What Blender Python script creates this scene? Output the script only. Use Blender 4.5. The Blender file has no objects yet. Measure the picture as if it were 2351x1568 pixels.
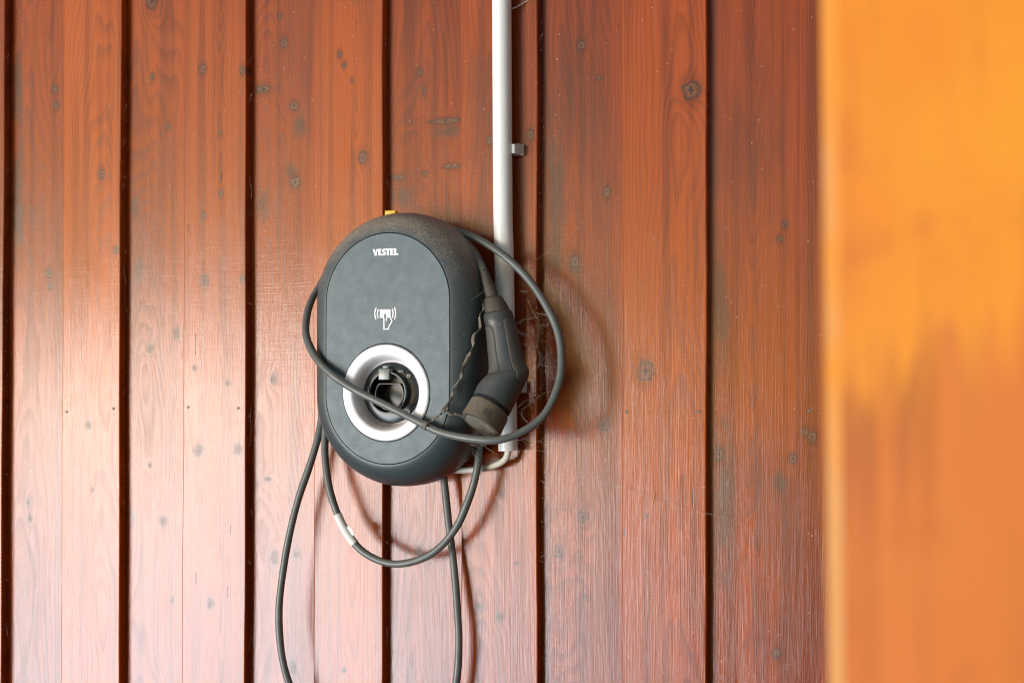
import bpy, bmesh, math, random
from mathutils import Vector, Matrix
rnd = random.Random(7)
R = math.radians
sc = bpy.context.scene

# ------------------------------------------------------------------ camera
PSI, PITCH, FOC = R(22.5), R(0.72), 3265.0          # yaw to the left, slight tilt up, focal length in photo pixels
CAM = Vector((1.134, -2.204, 1.2))
SHIFT = 75.07
FW = Vector((-math.sin(PSI)*math.cos(PITCH), math.cos(PSI)*math.cos(PITCH), math.sin(PITCH)))
RT = Vector((math.cos(PSI), math.sin(PSI), 0))
UP = RT.cross(FW)
cd = bpy.data.cameras.new('camera'); cam = bpy.data.objects.new('camera', cd)
sc.collection.objects.link(cam); sc.camera = cam
cam.location = CAM
cam.rotation_euler = Matrix((RT, UP, -FW)).transposed().to_euler()
cd.sensor_width = 36; cd.lens = 36*FOC/2351; cd.shift_y = SHIFT/2351
cd.clip_start = 0.05; cd.clip_end = 500
cd.dof.use_dof = True; cd.dof.focus_distance = 2.36; cd.dof.aperture_fstop = 5.6

def at(px, py, Y):
    """world point at depth Y (metres in front of the planks are negative) measured off the photograph"""
    d = FW + RT*((px-1175.5)/FOC) + UP*((783.9+SHIFT-py)/FOC)
    return CAM + d*((Y-CAM.y)/d.y)

# ------------------------------------------------------------------ daylight
SUN_AZ, SUN_EL = 34.5, -11.0      # degrees left of the wall's normal; level, off the bright yard in front of the car port
w = bpy.data.worlds.new('World'); sc.world = w; w.use_nodes = True
nt = w.node_tree; bg = nt.nodes['Background']
sky = nt.nodes.new('ShaderNodeTexSky'); sky.sky_type = 'NISHITA'; sky.sun_disc = False
sky.sun_elevation = R(8); sky.sun_rotation = R(180+SUN_AZ)
sky.air_density = 1.0; sky.dust_density = 0.4; sky.ozone_density = 1.0
nt.links.new(sky.outputs[0], bg.inputs[0]); bg.inputs[1].default_value = 0.07
sd = bpy.data.lights.new('sun', 'SUN'); sun = bpy.data.objects.new('sun', sd); sc.collection.objects.link(sun)
sd.energy = 1.5; sd.angle = R(29); sd.color = (.79, .905, 1)
tosun = Vector((-math.sin(R(SUN_AZ))*math.cos(R(SUN_EL)), -math.cos(R(SUN_AZ))*math.cos(R(SUN_EL)), math.sin(R(SUN_EL))))
sun.location = (-3, -5, 3)
sun.rotation_euler = tosun.to_track_quat('Z', 'Y').to_euler()
vs = sc.view_settings
vs.view_transform = 'Standard'; vs.look = 'None'; vs.gamma = 1; vs.use_curve_mapping = False; vs.exposure = 1.32
sc.render.engine = 'CYCLES'
sc.cycles.use_denoising = True; sc.cycles.filter_width = 1.1
sc.cycles.max_bounces = 5; sc.cycles.diffuse_bounces = 4; sc.cycles.glossy_bounces = 2; sc.cycles.transmission_bounces = 1

# ------------------------------------------------------------------ helpers
def link(o, parent=None):
    sc.collection.objects.link(o)
    if parent is not None: o.parent = parent
    return o
def tag(o, label=None, cat=None, group=None, kind=None):
    for k, v in (('label', label), ('category', cat), ('group', group), ('kind', kind)):
        if v: o[k] = v
    return o
def empty(name, loc=(0, 0, 0)):
    o = bpy.data.objects.new(name, None); o.empty_display_size = .05; link(o); o.location = loc
    return o
def mesh(name, verts, faces, mat, parent=None, smooth=True, sharp=40):
    me = bpy.data.meshes.new(name); me.from_pydata([tuple(v) for v in verts], [], faces); me.update()
    return fin(name, me, mat, parent, smooth, sharp)
def fin(name, me, mat, parent=None, smooth=True, sharp=40):
    bm = bmesh.new(); bm.from_mesh(me); bmesh.ops.recalc_face_normals(bm, faces=bm.faces[:]); bm.to_mesh(me); bm.free()
    if mat: me.materials.append(mat)
    if smooth:
        for p in me.polygons: p.use_smooth = True
        try: me.set_sharp_from_angle(angle=R(sharp))
        except Exception: pass
    o = bpy.data.objects.new(name, me); link(o)
    if parent is not None:
        o.parent = parent
        if parent.type == 'EMPTY': o.matrix_parent_inverse = Matrix.Translation(-parent.location)   # meshes are built in place
    return o
def from_bm(name, bm, mat, parent=None, smooth=True, sharp=40):
    me = bpy.data.meshes.new(name); bm.to_mesh(me); bm.free()
    return fin(name, me, mat, parent, smooth, sharp)
def box_bm(x0, x1, y0, y1, z0, z1, bev=0, seg=2):
    bm = bmesh.new()
    v = [bm.verts.new(p) for p in ((x0,y0,z0),(x1,y0,z0),(x1,y1,z0),(x0,y1,z0),(x0,y0,z1),(x1,y0,z1),(x1,y1,z1),(x0,y1,z1))]
    for f in ((0,1,2,3),(4,5,6,7),(0,1,5,4),(1,2,6,5),(2,3,7,6),(3,0,4,7)): bm.faces.new([v[i] for i in f])
    if bev: bmesh.ops.bevel(bm, geom=bm.edges[:], offset=bev, segments=seg, affect='EDGES', profile=.6)
    return bm
def catmull(pts, n):
    out = []
    P = [Vector(p) for p in pts]
    P = [P[0]*2-P[1]] + P + [P[-1]*2-P[-2]]
    for i in range(1, len(P)-2):
        a, b, c, d = P[i-1:i+3]
        for k in range(n):
            t = k/n
            out.append(.5*((2*b)+(c-a)*t+(2*a-5*b+4*c-d)*t*t+(3*b-a-3*c+d)*t**3))
    out.append(P[-2]); return out
def tube(path, rad, seg=14, flat=None, twist=0.0, caps=True):
    """verts, faces of a swept tube; rad a number or list; flat = thickness ratio of a ribbon"""
    n = len(path); V = []; F = []
    t0 = (path[1]-path[0]).normalized()
    up = Vector((0, -1, 0)) if abs(t0.y) < .9 else Vector((0, 0, 1))
    nrm = (up - t0*up.dot(t0)).normalized()
    for i, p in enumerate(path):
        t = (path[min(i+1, n-1)]-path[max(i-1, 0)]).normalized()
        nrm = (nrm - t*nrm.dot(t)).normalized(); bn = t.cross(nrm)
        r = rad[i] if isinstance(rad, (list, tuple)) else rad
        for k in range(seg):
            a = 2*math.pi*k/seg
            ca, sa = math.cos(a), math.sin(a)*(flat or 1)
            tw = twist(i/(n-1)) if callable(twist) else twist
            x = ca*math.cos(tw)-sa*math.sin(tw); y = ca*math.sin(tw)+sa*math.cos(tw)
            V.append(p+(nrm*y+bn*x)*r)
    for i in range(n-1):
        for k in range(seg):
            F.append((i*seg+k, i*seg+(k+1) % seg, (i+1)*seg+(k+1) % seg, (i+1)*seg+k))
    if caps:
        F.append(tuple(range(seg))); F.append(tuple(range((n-1)*seg, n*seg)))
    return V, F
def rings(sections, cap0=True, cap1=True):
    """loft a list of equally long closed loops"""
    V = []; F = []; m = len(sections[0])
    for s in sections: V += s
    for i in range(len(sections)-1):
        for k in range(m):
            F.append((i*m+k, i*m+(k+1) % m, (i+1)*m+(k+1) % m, (i+1)*m+k))
    if cap0: F.append(tuple(range(m)))
    if cap1: F.append(tuple(range((len(sections)-1)*m, len(sections)*m)))
    return V, F

# ------------------------------------------------------------------ materials
class G:
    """small node-graph writer"""
    def __init__(s, name):
        s.m = bpy.data.materials.new(name); s.m.use_nodes = True; s.t = s.m.node_tree
        s.b = s.t.nodes['Principled BSDF']
        s.pos = s.n('ShaderNodeTexCoord').outputs['Object']
    def n(s, typ, **kw):
        nd = s.t.nodes.new(typ)
        for k, v in kw.items(): setattr(nd, k, v)
        return nd
    def put(s, sock, v):
        if isinstance(v, bpy.types.NodeSocket): s.t.links.new(v, sock)
        elif v is not None: sock.default_value = v
    def math(s, op, a, b=None, c=None, clamp=False):
        nd = s.n('ShaderNodeMath', operation=op, use_clamp=clamp)
        for i, v in enumerate((a, b, c)):
            if v is not None: s.put(nd.inputs[i], v)
        return nd.outputs[0]
    def vec(s, op, a, b=None):
        nd = s.n('ShaderNodeVectorMath', operation=op); s.put(nd.inputs[0], a)
        if b is not None: s.put(nd.inputs[1], b)
        return nd.outputs['Value'] if op in ('LENGTH', 'DOT_PRODUCT') else nd.outputs[0]
    def noise(s, scale, vec=None, detail=3, rough=.55, mul=None, off=None, dist=0):
        v = vec or s.pos
        if off: v = s.vec('ADD', v, off)
        if mul: v = s.vec('MULTIPLY', v, mul)
        nd = s.n('ShaderNodeTexNoise'); s.put(nd.inputs['Vector'], v)
        nd.inputs['Scale'].default_value = scale; nd.inputs['Detail'].default_value = detail
        nd.inputs['Roughness'].default_value = rough; nd.inputs['Distortion'].default_value = dist
        return nd.outputs[0]
    def ramp(s, v, lo, hi, a=0., b=1., smooth=True):
        nd = s.n('ShaderNodeMapRange', interpolation_type='SMOOTHSTEP' if smooth else 'LINEAR')
        s.put(nd.inputs[0], v); nd.inputs[1].default_value = lo; nd.inputs[2].default_value = hi
        nd.inputs[3].default_value = a; nd.inputs[4].default_value = b
        return nd.outputs[0]
    def mix(s, f, a, b, blend='MIX'):
        nd = s.n('ShaderNodeMix', data_type='RGBA', blend_type=blend)
        s.put(nd.inputs[0], f)
        for i, v in ((6, a), (7, b)):
            s.put(nd.inputs[i], (*v, 1) if isinstance(v, tuple) and len(v) == 3 else v)
        return nd.outputs[2]
    def specks(s, scale, size, keep, mul=None):
        nd = s.n('ShaderNodeTexVoronoi'); v = s.vec('MULTIPLY', s.pos, mul) if mul else s.pos
        s.put(nd.inputs['Vector'], v); nd.inputs['Scale'].default_value = scale
        sep = s.n('ShaderNodeSeparateColor'); s.put(sep.inputs[0], nd.outputs['Color'])
        return s.math('MULTIPLY', s.ramp(nd.outputs['Distance'], size, size*.5), s.math('GREATER_THAN', sep.outputs[0], keep))
    def out(s, col=None, rough=None, bump=None, bstr=.2, bdist=.001, **kw):
        if col is not None: s.put(s.b.inputs['Base Color'], (*col, 1) if isinstance(col, tuple) and len(col) == 3 else col)
        if rough is not None: s.put(s.b.inputs['Roughness'], rough)
        for k, v in kw.items(): s.put(s.b.inputs[k.replace('_', ' ')], v)
        if bump is not None:
            nd = s.n('ShaderNodeBump'); nd.inputs['Strength'].default_value = bstr; nd.inputs['Distance'].default_value = bdist
            s.put(nd.inputs['Height'], bump); s.t.links.new(nd.outputs[0], s.b.inputs['Normal'])
        return s.m

def wood(name, light, dark, x0, x1, seed, knots=(), cracks=(), stains_shade=(), freq=230, pith=None, rough=.33, slope=.03):
    """stained, varnished softwood board; knots / cracks / stains are (x, z, rx, rz) in metres"""
    g = G(name); q = random.Random(seed)
    sep = g.n('ShaderNodeSeparateXYZ'); g.put(sep.inputs[0], g.pos); X, Z = sep.outputs[0], sep.outputs[2]
    off = (q.uniform(-9, 9), q.uniform(-9, 9), q.uniform(-9, 9))
    wob = g.math('SUBTRACT', g.noise(3.0, mul=(2.2, 1, .55), off=off, detail=2), .5)
    wob2 = g.math('SUBTRACT', g.noise(26, mul=(1, 1, .16), off=off, detail=2), .5)
    u0 = x0+(x1-x0)*(pith if pith is not None else q.uniform(.25, .75))
    dx = g.math('SUBTRACT', X, u0)
    dep = g.math('ADD', g.math('MULTIPLY_ADD', Z, slope*q.choice((-1, 1)), q.uniform(.035, .06)), g.math('MULTIPLY', wob, .085))
    r = g.math('SQRT', g.math('ADD', g.math('MULTIPLY', dx, dx), g.math('MULTIPLY', dep, dep)))
    r = g.math('ADD', r, g.math('MULTIPLY', wob2, .006))
    core = None; halo = None; crackm = None; check = None
    for kx, kz, rx, rz in knots:
        d = g.vec('SUBTRACT', g.pos, (kx, 0, kz))
        l1 = g.vec('LENGTH', g.vec('MULTIPLY', d, (1/(rx*1.9), 0, 1/(rz*2.8))))
        e = g.math('EXPONENT', g.math('MULTIPLY', g.math('MULTIPLY', l1, l1), -1.))
        r = g.math('MULTIPLY_ADD', e, max(rx, .004)*1.1, r)
        halo = e if halo is None else g.math('MAXIMUM', halo, e)
        l2 = g.vec('LENGTH', g.vec('MULTIPLY', d, (1/rx, 0, 1/rz)))
        core = l2 if core is None else g.math('MINIMUM', core, l2)
        ang = q.uniform(-.5, .5)
        l3 = g.vec('LENGTH', g.vec('MULTIPLY', d, (1/(rx*.17), 0, 1/(rz*.7))))
        l4 = g.vec('LENGTH', g.vec('MULTIPLY', d, (1/(rx*.65), 0, 1/(rz*.13))))
        c = g.math('MINIMUM', l3, l4)
        check = c if check is None else g.math('MINIMUM', check, c)
    for kx, kz, rx, rz in cracks:
        d = g.vec('SUBTRACT', g.pos, (kx, 0, kz))
        l = g.vec('LENGTH', g.vec('MULTIPLY', d, (1/rx, 0, 1/rz)))
        crackm = l if crackm is None else g.math('MINIMUM', crackm, l)
    ph = g.math('FRACT', g.math('MULTIPLY', r, freq))
    ring = g.math('MULTIPLY', g.ramp(ph, .25, .86), g.ramp(ph, 1.0, .9))
    fine = g.noise(1, mul=(900, 50, 9), off=off, detail=3, rough=.6)
    streak = g.noise(1, mul=(46, 10, 1.1), off=off, detail=4)
    blot = g.noise(5, mul=(1.4, 1, .5), off=off, detail=4, rough=.6)
    col = g.mix(g.math('MULTIPLY_ADD', ring, .38, g.math('MULTIPLY', g.ramp(streak, .42, .62), .5)), light, dark)
    col = g.mix(g.ramp(fine, .45, .8, 0, .38), col, tuple(c*.55 for c in dark))
    col = g.mix(g.ramp(blot, .5, .78, 0, .5), col, (dark[0]*.5, dark[1]*.62, dark[2]*1.0))
    # run stain and mildew; strips by the board's hidden edge also paint shade
    for kx, kz, rx, rz in stains_shade:
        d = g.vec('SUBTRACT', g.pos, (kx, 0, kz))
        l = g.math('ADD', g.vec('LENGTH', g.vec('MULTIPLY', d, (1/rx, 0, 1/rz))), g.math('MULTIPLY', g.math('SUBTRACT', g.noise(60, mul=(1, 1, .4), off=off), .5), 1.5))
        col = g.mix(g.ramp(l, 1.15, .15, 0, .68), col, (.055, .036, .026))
    if core is not None:
        jit = g.math('MULTIPLY', g.math('SUBTRACT', g.noise(95, off=off, detail=4), .5), 1.5)
        cj = g.math('ADD', core, jit)
        kr = g.math('MULTIPLY_ADD', g.math('SINE', g.math('MULTIPLY', cj, 9.)), .5, .5)
        kcol = g.mix(g.math('MULTIPLY', kr, .7), (.17, .05, .016), (.035, .014, .007))
        col = g.mix(g.ramp(halo, .2, .95, 0, .5), col, tuple(c*.62 for c in dark))
        col = g.mix(g.ramp(cj, 1.12, .85, 0, .85), col, kcol)
        col = g.mix(g.math('MULTIPLY', g.ramp(cj, .95, 1.07), g.ramp(cj, 1.28, 1.1)), col, (.04, .022, .016))
        col = g.mix(g.ramp(g.math('ADD', check, g.math('MULTIPLY', jit, .8)), 1.0, .6, 0, .9), col, (.008, .006, .005))
    if crackm is not None:
        cm = g.ramp(g.math('ADD', crackm, g.math('MULTIPLY', g.math('SUBTRACT', g.noise(1, mul=(400, 1, 60), off=off), .5), .7)), 1.0, .7)
        col = g.mix(cm, col, (.006, .004, .003))
    sp = g.specks(120, .12, .93, (1, 1, 1)); sp2 = g.specks(47, .05, .86, (1, 1, .7)); sp3 = g.specks(80, .1, .88, (1, 1, 1.1))
    col = g.mix(g.math('MULTIPLY', sp3, .8), col, (.03, .02, .014))
    col = g.mix(g.math('MULTIPLY', g.math('MAXIMUM', sp, sp2), .75), col, (.6, .5, .42))
    rg = g.math('ADD', g.math('MULTIPLY_ADD', ring, .05, rough-.04), g.math('MULTIPLY', g.math('SUBTRACT', blot, .5), .22))
    rg = g.math('ADD', rg, g.math('MULTIPLY', g.math('MAXIMUM', sp, sp2), .3))
    if core is not None: rg = g.math('ADD', rg, g.ramp(cj, 1.2, .8, 0, .1))
    saw = g.noise(1, mul=(14, 1, 520), off=off, detail=2)
    h = g.math('ADD', g.math('MULTIPLY', fine, .9), g.math('MULTIPLY', saw, .35))
    h = g.math('ADD', h, g.math('MULTIPLY', g.noise(30, off=off, mul=(1, 1, .4), detail=2), 1.2))
    if crackm is not None: h = g.math('ADD', h, g.math('MULTIPLY', cm, -2.))
    return g.out(col, rg, h, .22, .0009, Specular_IOR_Level=.41)

def simple(name, col, rough, var=.15, nscale=60, dust=None, dustamt=0., specks=0., bstr=.08, metal=0, spec=.5, dust_lo=.15, dust_hi=.9):
    """plastic / metal with uneven tone, lint specks and dust that has settled on upward faces"""
    g = G(name)
    n1 = g.noise(nscale, detail=4); n2 = g.noise(nscale*9, detail=3)
    c = g.mix(g.ramp(n1, .3, .75, 0, var), (*col, 1), (*[x*.55 for x in col], 1))
    rg = g.math('MULTIPLY_ADD', n1, .2, rough-.1)
    if dust:
        geo = g.n('ShaderNodeNewGeometry'); sp = g.n('ShaderNodeSeparateXYZ'); g.put(sp.inputs[0], geo.outputs['Normal'])
        upm = g.ramp(g.math('ADD', sp.outputs[2], g.math('MULTIPLY', g.math('SUBTRACT', n1, .5), .5)), dust_lo, dust_hi, 0, dustamt)
        grain = g.ramp(n2, .32, .68, .25, 1)
        upm = g.math('MULTIPLY', upm, grain)
        c = g.mix(upm, c, dust); rg = g.math('MULTIPLY_ADD', upm, .4, rg)
    if specks:
        s1 = g.specks(150, .13, .84); s2 = g.specks(85, .08, .82)
        c = g.mix(g.math('MULTIPLY', g.math('MAXIMUM', s1, s2), specks), c, (.55, .5, .44))
        s3 = g.specks(110, .12, .88)
        c = g.mix(g.math('MULTIPLY', s3, specks*.5), c, (.02, .018, .015))
    return g.out(c, rg, n2, bstr, .0006, Metallic=metal, Specular_IOR_Level=spec)

DUST = (.34, .265, .19)
M = {}
M['shell'] = simple('charger_shell_plastic', (.044, .06, .067), .38, .2, 35, DUST, .95, .55, .1, dust_lo=-.05, dust_hi=.75)
M['plate'] = simple('charger_front_plate', (.05, .088, .104), .46, .08, 60, DUST, .0, .5, .1)
M['groove'] = simple('dark_gap', (.004, .004, .004), .8)
M['white_ring'] = None
M['socket'] = simple('socket_black_plastic', (.009, .013, .015), .3, .3, 60, (.10, .075, .06), .25, .6, .1)
M['rim'] = simple('socket_rim_grey', (.14, .15, .15), .4, .4, 120, DUST, .4, .5)
M['latch'] = simple('latch_clear_plastic', (.15, .175, .17), .3, .4, 90, DUST, .3, .5)
M['screw'] = simple('screw_steel', (.16, .17, .17), .45, .3, 200, None, 0, .2, .1, .4)
M['print'] = simple('white_print', (.85, .86, .86), .5, .05)
M['cord'] = simple('cable_grey_rubber', (.105, .117, .113), .4, .25, 45, (.16, .125, .085), .75, .85, .1, dust_lo=.0, dust_hi=.8)
M['plug'] = simple('plug_dark_plastic', (.042, .049, .053), .36, .25, 60, (.17, .13, .085), .5, .7, .1, dust_lo=-.05, dust_hi=.85)
M['grip'] = simple('plug_grip_rubber', (.055, .056, .052), .55, .25, 60, (.13, .1, .065), .75, .7, .15, dust_lo=-.25, dust_hi=.7)
M['collar'] = simple('plug_collar_dusty', (.05, .042, .035), .55, .3, 90, (.15, .11, .07), .7, .7, .12, dust_lo=-.3, dust_hi=.7)
M['cap'] = simple('plug_cap_dusty', (.075, .065, .05), .62, .4, 70, (.2, .15, .1), .85, .8, .15, dust_lo=-.6, dust_hi=.6)
M['capface'] = simple('plug_cap_face', (.15, .145, .12), .6, .35, 80, (.2, .16, .11), .5, .7, .15, dust_lo=-.6, dust_hi=.6)
M['strap'] = simple('strap_dusty', (.12, .1, .08), .6, .4, 150, (.24, .2, .15), .8, .7, .2, dust_lo=-.6, dust_hi=.5)
M['pipe'] = simple('conduit_pvc', (.78, .78, .76), .33, .06, 20, (.2, .15, .1), .3, .0, .03)
for k_ in ('pipe',):
    M[k_].node_tree.nodes['Principled BSDF'].inputs['Subsurface Weight'].default_value = .6
    M[k_].node_tree.nodes['Principled BSDF'].inputs['Subsurface Radius'].default_value = (.012, .012, .012)
    M[k_].node_tree.nodes['Principled BSDF'].inputs['Subsurface Scale'].default_value = 1
M['clip'] = simple('clip_pvc', (.6, .6, .58), .4, .15, 80, (.25, .2, .14), .6, .3)
M['supply'] = simple('supply_cable_white', (.66, .62, .54), .4, .2, 60, (.12, .085, .05), .75, .3, dust_lo=.25, dust_hi=1.)
M['paper'] = simple('paper_label', (.72, .7, .68), .6, .12, 60, None, 0, .1)
M['yellow'] = simple('yellow_plastic', (.75, .42, .02), .4, .2, 120)
M['sticker'] = simple('grey_sticker', (.13, .13, .12), .5, .7, 400)
M['steel_nail'] = simple('nail_head', (.12, .085, .055), .5, .4, 400, None, 0, 0, .1, .5)
M['web'] = simple('cobweb_silk', (.8, .68, .54), .8, .25, 200)
M['webpale'] = simple('cobweb_pale', (.6, .55, .5), .7, .3, 200)
M['bits'] = simple('dry_litter', (.42, .28, .15), .8, .5, 300)
M['bits_dark'] = simple('dark_litter', (.07, .04, .025), .9, .5, 300)
# white ring: dirt lies in the lower bore
g = G('socket_ring_white')
geo = g.n('ShaderNodeNewGeometry'); sp = g.n('ShaderNodeSeparateXYZ'); g.put(sp.inputs[0], geo.outputs['Normal'])
n1 = g.noise(45, detail=4, rough=.65); n2 = g.noise(400, detail=3)
dm = g.ramp(g.math('ADD', sp.outputs[2], g.math('MULTIPLY', g.math('SUBTRACT', n1, .5), .9)), .15, .85, 0, .6)
c = g.mix(dm, (.88, .87, .91), (.46, .33, .25))
c = g.mix(g.math('MULTIPLY', g.specks(230, .2, .8), .7), c, (.2, .1, .05))
c = g.mix(g.ramp(n1, .55, .8, 0, .25), c, (.5, .4, .33))
M['white_ring'] = g.out(c, .5, n2, .05, .0004, Subsurface_Weight=.6, Subsurface_Radius=(.008, .008, .008), Subsurface_Scale=1)
# post: lighter orange glaze, part painted daylight; older redder coat, runs, painted gloss below
g = G('post_orange_glaze')
sep = g.n('ShaderNodeSeparateXYZ'); g.put(sep.inputs[0], g.pos)
run = g.noise(1, mul=(62, 62, 3), detail=3); cl = g.noise(13, mul=(1, 1, .6), detail=3)
edge = g.math('ADD', sep.outputs[2], g.math('ADD', g.math('MULTIPLY', g.math('SUBTRACT', run, .5), .3), g.math('MULTIPLY', g.math('SUBTRACT', cl, .5), .2)))
low = g.ramp(edge, 1.225, 1.165)
c = g.mix(g.ramp(cl, .3, .7), (.74, .262, .013), (.70, .205, .011))
c = g.mix(g.math('MULTIPLY', low, .85), c, (.57, .14, .022))
c = g.mix(g.math('MULTIPLY', g.ramp(run, .48, .62, 0, .75), g.math('MULTIPLY', g.ramp(edge, 1.25, 1.215), g.ramp(sep.outputs[2], 1.12, 1.19, .35, 1))), c, (.33, .075, .014))
c = g.mix(g.ramp(g.noise(30, mul=(1, 1, .8), detail=4), .52, .7, 0, .4), c, (.50, .115, .014))
c = g.mix(g.ramp(g.noise(1, mul=(150, 150, 9), detail=3), .5, .75, 0, .3), c, (.48, .12, .01))
M['post'] = g.out(c, .55, g.noise(1, mul=(300, 300, 8)), .1, .001, Specular_IOR_Level=.3)
g = G('post_lit_edge')  # chamfer coloured paler to paint in the light it catches from the left
cl = g.noise(10, mul=(1, 1, .8), detail=3)
c = g.mix(g.ramp(cl, .42, .58), (.60, .27, .095), (.66, .235, .025))
M['post_edge'] = g.out(c, .45)

# ------------------------------------------------------------------ plank wall
wall = tag(empty('plank_wall', (0, 0, 0)), 'wall of upright overlapping red-brown stained planks behind the charger', 'wall')
Z0, Z1, TH = .25, 2.35, .0170
def kz(lst, Y, round_=True):
    """photo knots (px, py, rx, ry in px) to metres on the board's face"""
    o = []
    for k in lst:
        p = at(k[0], k[1], Y); s = (p-CAM).dot(FW)/FOC
        o.append((p.x, p.z, k[2]*s*.9, (k[3] if len(k) > 3 else k[2]*1.15)*s*.88))
    return o
OR = ((.43, .078, .0055), (.19, .028, .0035)); RB = ((.31, .050, .005), (.13, .019, .0035)); DK = ((.215, .034, .005), (.09, .0145, .0035))
MX = lambda a, b, t: tuple(tuple(x*(1-t)+y*t for x, y in zip(p, q)) for p, q in zip(a, b))
# over-boards: left px, right px, tone, knots, cracks, nails
over = [
 (-135, 7, RB, [(-60, 500, 9)], [], []),
 (143, 276, OR, [(233, 400, 9), (265, 575, 7), (203, 975, 9), (213, 1125, 4)], [], [(153, 945), (260, 938)]),
 (420, 564, MX(OR, RB, .45), [(465, 160, 10), (558, 162, 8), (507, 305, 5), (507, 445, 6), (467, 495, 6), (470, 645, 11), (557, 640, 7), (455, 1035, 13), (547, 1030, 12), (447, 845, 6), (523, 880, 6), (482, 1385, 10)],
   [(450, 1328, 1.5, 18), (522, 1358, 1.3, 16), (449, 790, 1.5, 32), (508, 407, 1.5, 16), (432, 522, 1.3, 12), (529, 1216, 1.3, 14)], [(432, 935), (547, 937)]),
 (720, 879, MX(OR, RB, .25), [(780, 125, 7), (790, 150, 6), (833, 362, 11, 13), (808, 185, 4), (790, 1537, 5)], [], []),
 (1058, 1233.5, MX(RB, OR, .2), [(1125, 322, 8), (1218, 310, 9, 12), (1100, 1392, 8), (1147, 1415, 9), (1150, 1135, 5), (1185, 1293, 4)], [], []),
 (1428, 1622, MX(RB, OR, .25), [(1587, 208, 20, 22), (1482, 852, 19, 22), (1483, 1185, 4)], [(1591, 1140, 2.2, 30), (1517, 1230, .9, 90), (1434, 1223, 2.2, 11)], [(1439, 945), (1604, 945)]),
 (1838, 2062, MX(RB, DK, .5), [(1865, 1003, 11), (1848, 990, 8)], [], [(1858, 943)]),
]
under = [
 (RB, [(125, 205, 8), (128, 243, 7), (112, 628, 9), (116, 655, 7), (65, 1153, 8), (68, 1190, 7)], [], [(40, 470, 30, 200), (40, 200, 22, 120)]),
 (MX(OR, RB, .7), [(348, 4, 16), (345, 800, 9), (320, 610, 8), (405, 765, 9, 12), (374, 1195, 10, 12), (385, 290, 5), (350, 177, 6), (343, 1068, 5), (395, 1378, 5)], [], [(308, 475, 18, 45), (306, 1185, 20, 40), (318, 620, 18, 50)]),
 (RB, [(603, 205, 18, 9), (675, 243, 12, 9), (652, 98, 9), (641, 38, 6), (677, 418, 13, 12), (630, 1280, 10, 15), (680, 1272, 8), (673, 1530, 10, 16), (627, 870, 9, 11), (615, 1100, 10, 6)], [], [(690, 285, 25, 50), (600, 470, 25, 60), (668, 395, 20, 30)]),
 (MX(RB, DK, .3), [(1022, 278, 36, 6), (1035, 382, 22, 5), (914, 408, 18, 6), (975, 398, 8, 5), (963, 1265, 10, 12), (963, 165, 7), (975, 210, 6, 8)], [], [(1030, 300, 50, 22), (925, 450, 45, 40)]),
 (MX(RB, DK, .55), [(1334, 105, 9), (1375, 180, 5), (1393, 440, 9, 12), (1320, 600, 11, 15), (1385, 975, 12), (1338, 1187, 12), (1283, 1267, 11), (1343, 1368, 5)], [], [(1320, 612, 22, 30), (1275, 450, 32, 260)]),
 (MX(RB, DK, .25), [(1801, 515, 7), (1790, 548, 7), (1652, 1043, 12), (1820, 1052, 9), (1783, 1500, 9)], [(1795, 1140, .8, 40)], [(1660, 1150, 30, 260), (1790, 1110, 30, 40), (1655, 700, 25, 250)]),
 (RB, [(2150, 700, 10)], [], []),
]
OX = [(at(a, 784, 0).x, at(b, 784, 0).x) for a, b, *_ in over]
def plank(xa, xb, ya, yb, mat, bev):
    # a board whose long edges waver by a millimetre, eased arrises
    n = 22; V = []; F = []
    ph = rnd.uniform(0, 9)
    for i in range(n+1):
        z = Z0+(Z1-Z0)*i/n
        e0 = .0009*math.sin(z*5+ph)+.0005*math.sin(z*17+ph*2); e1 = .0009*math.sin(z*4.3+ph*3)+.0005*math.sin(z*15+ph)
        a, b = xa+e0, xb+e1
        s = bev*.3
        V += [Vector(p) for p in ((a, yb, z), (a, ya+bev, z), (a+s, ya+s, z), (a+bev, ya, z), (b-bev, ya, z), (b-s, ya+s, z), (b, ya+bev, z), (b, yb, z))]
    for i in range(n):
        for k in range(8):
            F.append((i*8+k, i*8+(k+1) % 8, (i+1)*8+(k+1) % 8, (i+1)*8+k))
    F.append(tuple(range(8))); F.append(tuple(range(n*8, n*8+8)))
    return mesh('plank', V, F, mat, wall, False)
for i, (a, b, tone, kn, cr, nails) in enumerate(over):
    xa, xb = OX[i]
    m = wood('plank_stain', *tone, xa, xb, 100+i, kz(kn, 0), kz(cr, 0), (), freq=rnd.choice((190, 230, 270)), rough=.19)
    o = plank(xa, xb, 0, TH, m, .0022)
    for px, py in nails:
        p = at(px, py, 0)
        bm = bmesh.new()
        bmesh.ops.create_cone(bm, cap_ends=True, segments=12, radius1=.0030, radius2=.0026, depth=.0016, matrix=Matrix.Translation((p.x, -.0003, p.z)) @ Matrix.Rotation(R(90), 4, 'X'))
        from_bm('nail', bm, M['steel_nail'], o, True, 40)
for i, (tone, kn, cr, st) in enumerate(under):
    xa = OX[i][1]-.016
    xb = (OX[i+1][0] if i+1 < len(OX) else OX[i][1]+.142)+.016
    m = wood('plank_stain', *tone, xa, xb, 200+i, kz(kn, TH), kz(cr, TH), kz(st, TH), freq=rnd.choice((190, 230, 270)), rough=.19)
    plank(xa, xb, TH+.0006, TH+.0206, m, .002)

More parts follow.
